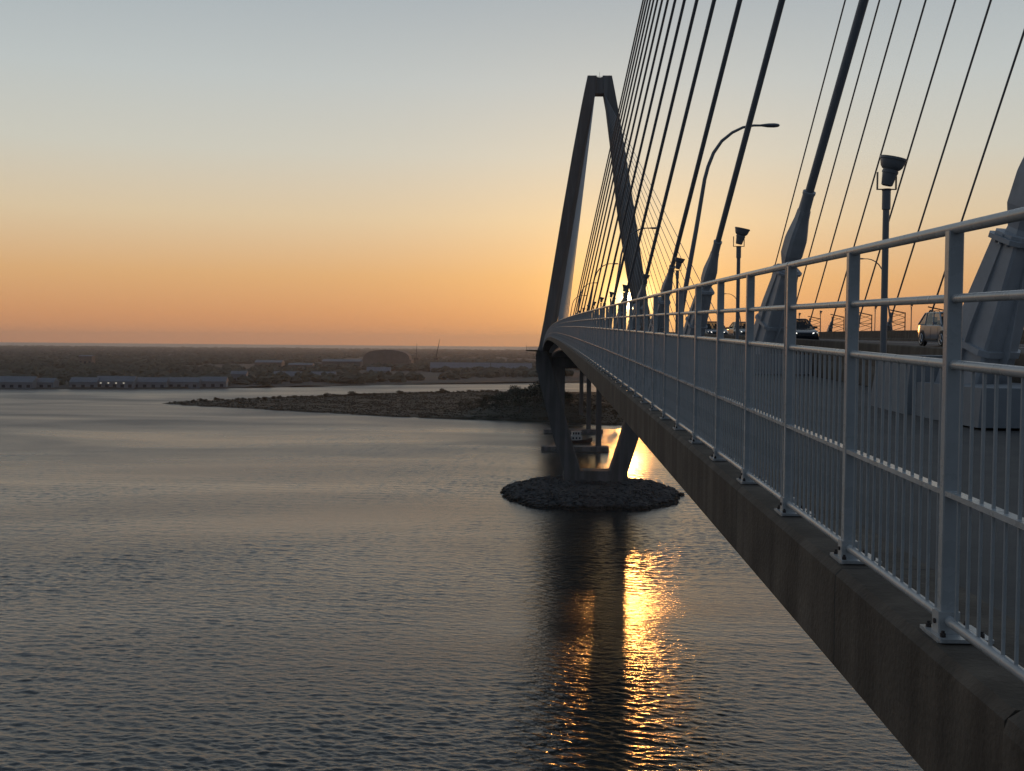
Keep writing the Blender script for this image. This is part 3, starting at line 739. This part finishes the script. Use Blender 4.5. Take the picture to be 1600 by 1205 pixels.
# land sheets
def mound(x, y): return 10.5*math.exp(-((x-8)/58)**2-((y-985)/75)**2)
def land(name, poly, h, m, step, amp, inset=6.0):
    import bmesh
    bm = bmesh.new()
    vs = [bm.verts.new((x, y, 0)) for x, y in poly]; bm.faces.new(vs)
    bmesh.ops.triangulate(bm, faces=bm.faces[:])
    for _ in range(step):
        bmesh.ops.subdivide_edges(bm, edges=[e for e in bm.edges if e.calc_length() > amp*12], cuts=1, use_grid_fill=False)
        bmesh.ops.triangulate(bm, faces=bm.faces[:])
    bd = set(v for e in bm.edges if e.is_boundary for v in e.verts)
    for v in bm.verts:
        if v in bd: v.co.z = -0.3
        else: v.co.z = h+(0.4 if name == 'marsh' else 1)*amp*mn.noise(Vector((v.co.x*.02, v.co.y*.02, 3)))+(mound(v.co.x, v.co.y) if name == 'marsh' else 0)
    me = bpy.data.meshes.new(name); bm.to_mesh(me); bm.free(); me.materials.append(m)
    for p in me.polygons: p.use_smooth = True
    o = bpy.data.objects.new(name, me); col.objects.link(o); tag(o, kind='structure'); return o
def wob(pts, n, amp, seed):
    rn = random.Random(seed); out = []
    for (a, b) in zip(pts, pts[1:]):
        for i in range(n):
            t = i/n; out.append((a[0]+(b[0]-a[0])*t+rn.uniform(-amp, amp), a[1]+(b[1]-a[1])*t+rn.uniform(-amp, amp)))
    out.append(pts[-1]); return out
front = wob([(-374, 1086), (-318, 1045), (-240, 1000), (-185, 965), (-128, 924), (-60, 898), (4, 874), (60, 846), (150, 830), (320, 850)], 6, 3.0, 1)
back = wob([(340, 1300), (200, 1400), (60, 1440), (-60, 1420), (-130, 1385), (-200, 1330), (-270, 1240), (-330, 1140), (-374, 1086)], 6, 4.0, 2)
land('marsh', front+back[:-1], 1.2, M['marsh'], 5, 0.9)
shore = [(-9000, 900), (-3000, 1200), (-1200, 1290), (-671, 1377), (-520, 1420), (-380, 1500), (-300, 1560), (-227, 1640), (-190, 1760), (-120, 1840), (-70, 1990), (40, 2060), (300, 1980), (900, 1900), (2500, 1700), (9000, 1500)]
sh = wob(shore, 6, 7, 5)
land('far_shore', sh+[(12000, 14000), (-14000, 14000)], 1.6, M['land'], 3, 2.0)

# ------------------------------------------------------------------ vegetation
def leafy(mb, c, rx, rz, n, size, rn):
    for _ in range(n):
        while True:
            p = Vector((rn.uniform(-1, 1), rn.uniform(-1, 1), rn.uniform(-1, 1)))
            if 0.25 < p.length < 1: break
        q = Vector((c[0]+p.x*rx, c[1]+p.y*rx, c[2]+p.z*rz))
        a = Vector((rn.uniform(-1, 1), rn.uniform(-1, 1), rn.uniform(-.6, 1))).normalized(); b = a.cross(Vector((rn.uniform(-1, 1), rn.uniform(-1, 1), 1))).normalized()
        s_ = size*rn.uniform(.6, 1.4)
        mb.add([q-a*s_, q+b*s_*.7, q+a*s_, q-b*s_*.7], [(0, 1, 2, 3)])
def tree(seed, h):
    rn = random.Random(seed); root = empty('tree')
    tr = MB(); tr.tube([(0, 0, -.6), (.1, 0, h*.3), (.2, .1, h*.62), (.1, 0, h*.85)], [h*.028, h*.022, h*.014, h*.004], 7)
    cr_ = MB()
    for i in range(9):
        a = rn.uniform(0, 6.28); zz = h*rn.uniform(.38, .88); rr_ = h*rn.uniform(.1, .3)*(1.15-zz/h*.6)
        e = Vector((rr_*math.cos(a), rr_*math.sin(a), zz)); tr.tube([(0.1, 0, zz*.78), e], [h*.010, h*.003], 5)
        leafy(cr_, e, h*rn.uniform(.13, .2), h*rn.uniform(.09, .15), 110, h*.026, rn)
    leafy(cr_, (0, 0, h*.62), h*.24, h*.3, 160, h*.028, rn)
    tr.build('trunk', M['bark'], root); cr_.build('crown', M['leaf'], root)
    return root
protos = [tree(11, 14.0), tree(12, 12.0), tree(13, 16.0)]
spots = []
rn = random.Random(21)
big = [(-44, 985), (-36, 1005), (-28, 980), (-20, 962), (-12, 985), (-4, 955), (-2, 990), (6, 965), (12, 930), (14, 985), (22, 960), (30, 925), (38, 950), (-30, 945), (-14, 930), (0, 915), (48, 930), (60, 900), (75, 905), (-52, 1010)]
desc = ['dense dark tree', 'broad dark tree', 'tall ragged tree']
for i, (x, y) in enumerate(big):
    x = x*1.05-16
    o = protos[i] if i < 3 else copy_tree(protos[i % 3])
    s_ = 1.36-0.012*abs(x+2)+rn.uniform(-.1, .1); o.scale = (s_*1.5, s_*1.5, s_); o.rotation_euler = (0, 0, rn.uniform(0, 6.28)); o.location = (x, y, .6+mound(x, y))
    tag(o, f'{desc[i%3]} in the grove at the right end of the marsh behind the tower', 'tree', 'trees in the grove beside the tower')
def shrub(seed):
    rn_ = random.Random(seed); root = empty('shrub'); cr_ = MB(); tr = MB()
    for q in range(7):
        a_ = rn_.uniform(0, 6.28); e = Vector((1.6*math.cos(a_)*rn_.random(), 1.6*math.sin(a_)*rn_.random(), rn_.uniform(.6, 2.3)))
        tr.tube([(0, 0, -.4), e], [.12, .03], 5); leafy(cr_, e, rn_.uniform(.9, 1.6), rn_.uniform(.7, 1.1), 90, .28, rn_)
    cr_.build('crown', M['leaf'], root); tr.build('stem', M['bark'], root); return root
shp = [shrub(31), shrub(32), shrub(33)]
for i in range(60):
    t = i/59.0; x = -345+t*345; y = 1110+(1395-1110)*min(1, t*1.35)+rn.uniform(-16, 2)
    o = shp[i] if i < 3 else copy_tree(shp[i % 3]); s_ = rn.uniform(.5, 1.15)*(1.6 if rn.random() < .12 else 1); o.scale = (s_*1.5, s_*1.5, s_); o.rotation_euler = (0, 0, rn.uniform(0, 6.28)); o.location = (x, y, 1.2)
    tag(o, 'small dark shrub in the row along the back edge of the marsh', 'shrub', 'shrubs along the marsh edge')
gr = MB()
for i in range(15000):
    x = rn.uniform(-360, 330); y = rn.uniform(840, 1400)
    # inside test against the outline
    inside = False; poly = front+back[:-1]; j = len(poly)-1
    for a in range(len(poly)):
        if (poly[a][1] > y) != (poly[j][1] > y) and x < (poly[j][0]-poly[a][0])*(y-poly[a][1])/(poly[j][1]-poly[a][1])+poly[a][0]: inside = not inside
        j = a
    if not inside: continue
    zb0 = .7+mound(x, y)
    for q in range(5):
        a = rn.uniform(0, 3.14); s_ = rn.uniform(.4, 1.1); h = rn.uniform(.3, .8); dx, dy = s_*math.cos(a), s_*math.sin(a); xx = x+rn.uniform(-3, 3); yy = y+rn.uniform(-3, 3)
        gr.add([(xx-dx, yy-dy, zb0), (xx+dx, yy+dy, zb0), (xx+dx*.8, yy+dy*.8+.3, zb0+.3+h*rn.uniform(.6, 1)), (xx-dx*.8, yy-dy*.8+.3, zb0+.3+h)], [(0, 1, 2, 3)])
tag(gr.build('marsh_reeds', M['marsh']), 'brown green reeds covering the low marsh', 'reeds', kind='stuff')

# distant woods: one mass
wd = MB(); rn = random.Random(5)
def shore_y(x):
    for a, b in zip(shore, shore[1:]):
        if a[0] <= x <= b[0]: return a[1]+(b[1]-a[1])*(x-a[0])/(b[0]-a[0])
    return 2000
def crown(c, r, h):
    n = 6; vs = []; fs = []
    for i, (zz, q) in enumerate(((0, .75), (.35, 1.0), (.75, .7))):
        for k in range(n):
            a = 6.283*(k+.5*i)/n; w_ = q*rn.uniform(.7, 1.25); vs.append((c[0]+r*w_*math.cos(a), c[1]+r*w_*math.sin(a), c[2]+h*(zz+rn.uniform(-.1, .1))))
    vs.append((c[0], c[1], c[2]+h*rn.uniform(.9, 1.15)))
    for i in range(2):
        for k in range(n): fs.append((i*n+k, i*n+(k+1) % n, (i+1)*n+(k+1) % n, (i+1)*n+k))
    for k in range(n): fs.append((2*n+k, 2*n+(k+1) % n, 3*n))
    wd.add(vs, fs)
for i in range(14000):
    d = 1400*math.exp(rn.random()**0.8*2.2); x = rn.uniform(-.58, .42)*d
    if mn.noise(Vector((x*.0025, d*.0012, 1.7))) < -0.3: continue
    if d < shore_y(x)+45: continue
    s_ = 1+d/5000; crown((x, d, 1.0), rn.uniform(5, 10)*s_, rn.uniform(8, 15))
tag(wd.build('distant_woods', M['wood']), 'brown wooded land stretching to the horizon beyond the river', 'woods', kind='stuff')

# ------------------------------------------------------------------ far buildings
def shed(x, y, w_, dp, h, rz, label, group=None, wm='wall', lit=0, ridge=0.3):
    root = empty('warehouse', (x, y, 1.0), rz)
    a, b = w_/2, dp/2
    MB().box(-a, a, -b, b, -1.5, h).build('wall', M[wm], root)
    r = MB(); ov = .6
    r.loft([[(xx, -b-ov, h+.01), (xx, b+ov, h+.01), (xx, 0, h+dp*ridge)] for xx in (-a-ov, a+ov)]); r.build('roof', M['roof'], root)
    n = max(2, int(w_/9))
    for i in range(n):
        xx = -a+w_*(i+.5)/n; q = MB(); q.box(xx-2.2, xx+2.2, -b-.05, -b-.02, .2, h*.55); q.build('door', M['window'], root)
    for i in range(lit):
        xx = -a+w_*(i+.7)/lit*.8; q = MB(); q.box(xx-1.1, xx+1.1, -b-.12, -b-.06, h*.66, h*.66+1.6); q.build('window', M['lamp_lit'], root)
    tag(root, label, 'building', group); return root
def px(x, d): return (x-843-0.5)/1750*d
for i, (xp, d, w_, dp, h, rz, lab, wm, lit) in enumerate((
    (10, 1405, 62, 26, 7, .05, 'long pale warehouse on the shore at the far left edge', 'wall', 0),
    (62, 1418, 30, 20, 6.5, .05, 'short pale shed next to the leftmost warehouse', 'wall', 0),
    (128, 1425, 34, 22, 7, .08, 'pale boat shed standing left of the lit sheds on the shore', 'wall', 0),
    (178, 1435, 48, 24, 8, .1, 'pale blue waterfront shed with a row of small lit windows', 'wall', 4),
    (232, 1450, 44, 22, 7, .1, 'pale blue waterfront shed right of the lit one', 'wall', 0),
    (285, 1465, 40, 22, 7, .12, 'pale blue waterfront shed in the middle of the row', 'wall', 0),
    (332, 1485, 34, 22, 7.5, .14, 'last pale blue waterfront shed, above the marsh tip', 'wall', 0),
    (372, 1610, 22, 16, 14, .1, 'small square pale building set back above the marsh tip', 'wall', 0),
    (450, 1800, 46, 24, 7, .1, 'low pale roofed building on the shore behind the marsh', 'wall', 0),
    (505, 1830, 40, 22, 7, .1, 'low pale shed beside the inlet behind the marsh', 'wall', 0),
    (592, 2100, 44, 24, 9, .1, 'wide flat pale building inland below the domed hall', 'wall', 0),
    (720, 2450, 130, 40, 9, .05, 'very long low pale building inland right of the cranes', 'wall', 0),
    (800, 2500, 90, 40, 8, .05, 'long low pale building inland just left of the tower', 'wall', 0),
    (420, 2500, 60, 40, 16, .05, 'brown block building inland above the left part of the marsh', 'brick', 0),
    (470, 2350, 50, 30, 14, .05, 'brown inland block left of the domed hall', 'brick', 0),
    (535, 2600, 90, 40, 18, .0, 'broad brown inland block adjoining the domed hall', 'brick', 0),
    (130, 2500, 30, 20, 26, .0, 'narrow dark tower block inland above the left sheds', 'brick', 0),
    )):
    shed(px(xp, d), d, w_, dp, h, rz, lab, 'far shore buildings', wm, lit, .12 if wm == 'brick' else .28)
# domed hall
hall = empty('domed_hall', (px(606, 2800), 2800, 0))
MB().box(-62, 62, -30, 30, -1, 22).build('wall', M['brick'], hall)
rr = []
for t in range(0, 13):
    a = math.pi*t/12; rr.append([(-58*math.cos(a), yy, 22.01+24*math.sin(a)**.7 if 0 < t < 12 else 22.01) for yy in (-29, 29)])
q = MB(); vs = [v for r in rr for v in r]; fs = [(2*i, 2*i+2, 2*i+3, 2*i+1) for i in range(12)]+[tuple(2*i for i in range(13)), tuple(2*i+1 for i in range(13))]
q.add(vs, fs).build('roof', M['brick'], hall)
tag(hall, 'large dark hall with a rounded roof standing above the horizon haze', 'hall')
def crane(xp, d, hm, lean, label):
    root = empty('harbour_crane', (px(xp, d), d, 0))
    q = MB()
    for sx in (-5, 5):
        for sy_ in (-4, 4): q.tube([(sx, sy_, -1), (sx*.7, sy_*.7, 22)], .7, 5)
    q.box(-6, 6, -4, 4, 21, 26); q.build('portal', M['dark'], root)
    q = MB(); q.tube([(0, 0, 26), (lean, 0, hm)], [1.0, .5], 5); q.tube([(0, 0, 34), (lean, 0, hm)], .25, 4); q.tube([(0, 0, 26), (0, 0, 36)], .8, 5); q.build('boom', M['dark'], root)
    tag(root, label, 'crane')
crane(651, 2850, 62, 1.0, 'thin upright harbour crane on the horizon right of the domed hall')
crane(682, 2850, 74, 9.0, 'taller harbour crane with a leaning boom on the horizon')

# ------------------------------------------------------------------ haze in the air over the river
hz = MB().box(-16500, 14500, -400, 15500, -2.0, 185.0).build('haze', M['water']); hz.data.materials.clear()
hm = bpy.data.materials.new('haze'); hm.use_nodes = True; t_ = hm.node_tree
for q in list(t_.nodes):
    if q.type == 'BSDF_PRINCIPLED': t_.nodes.remove(q)
pv = t_.nodes.new('ShaderNodeVolumePrincipled'); pv.inputs['Color'].default_value = (.92, .88, .86, 1); pv.inputs['Density'].default_value = 0.000055; pv.inputs['Anisotropy'].default_value = 0.55
t_.links.new(pv.outputs[0], t_.nodes['Material Output'].inputs['Volume'])
hz.data.materials.append(hm); tag(hz, 'thin warm evening haze over the river and far shore', 'haze', kind='stuff')
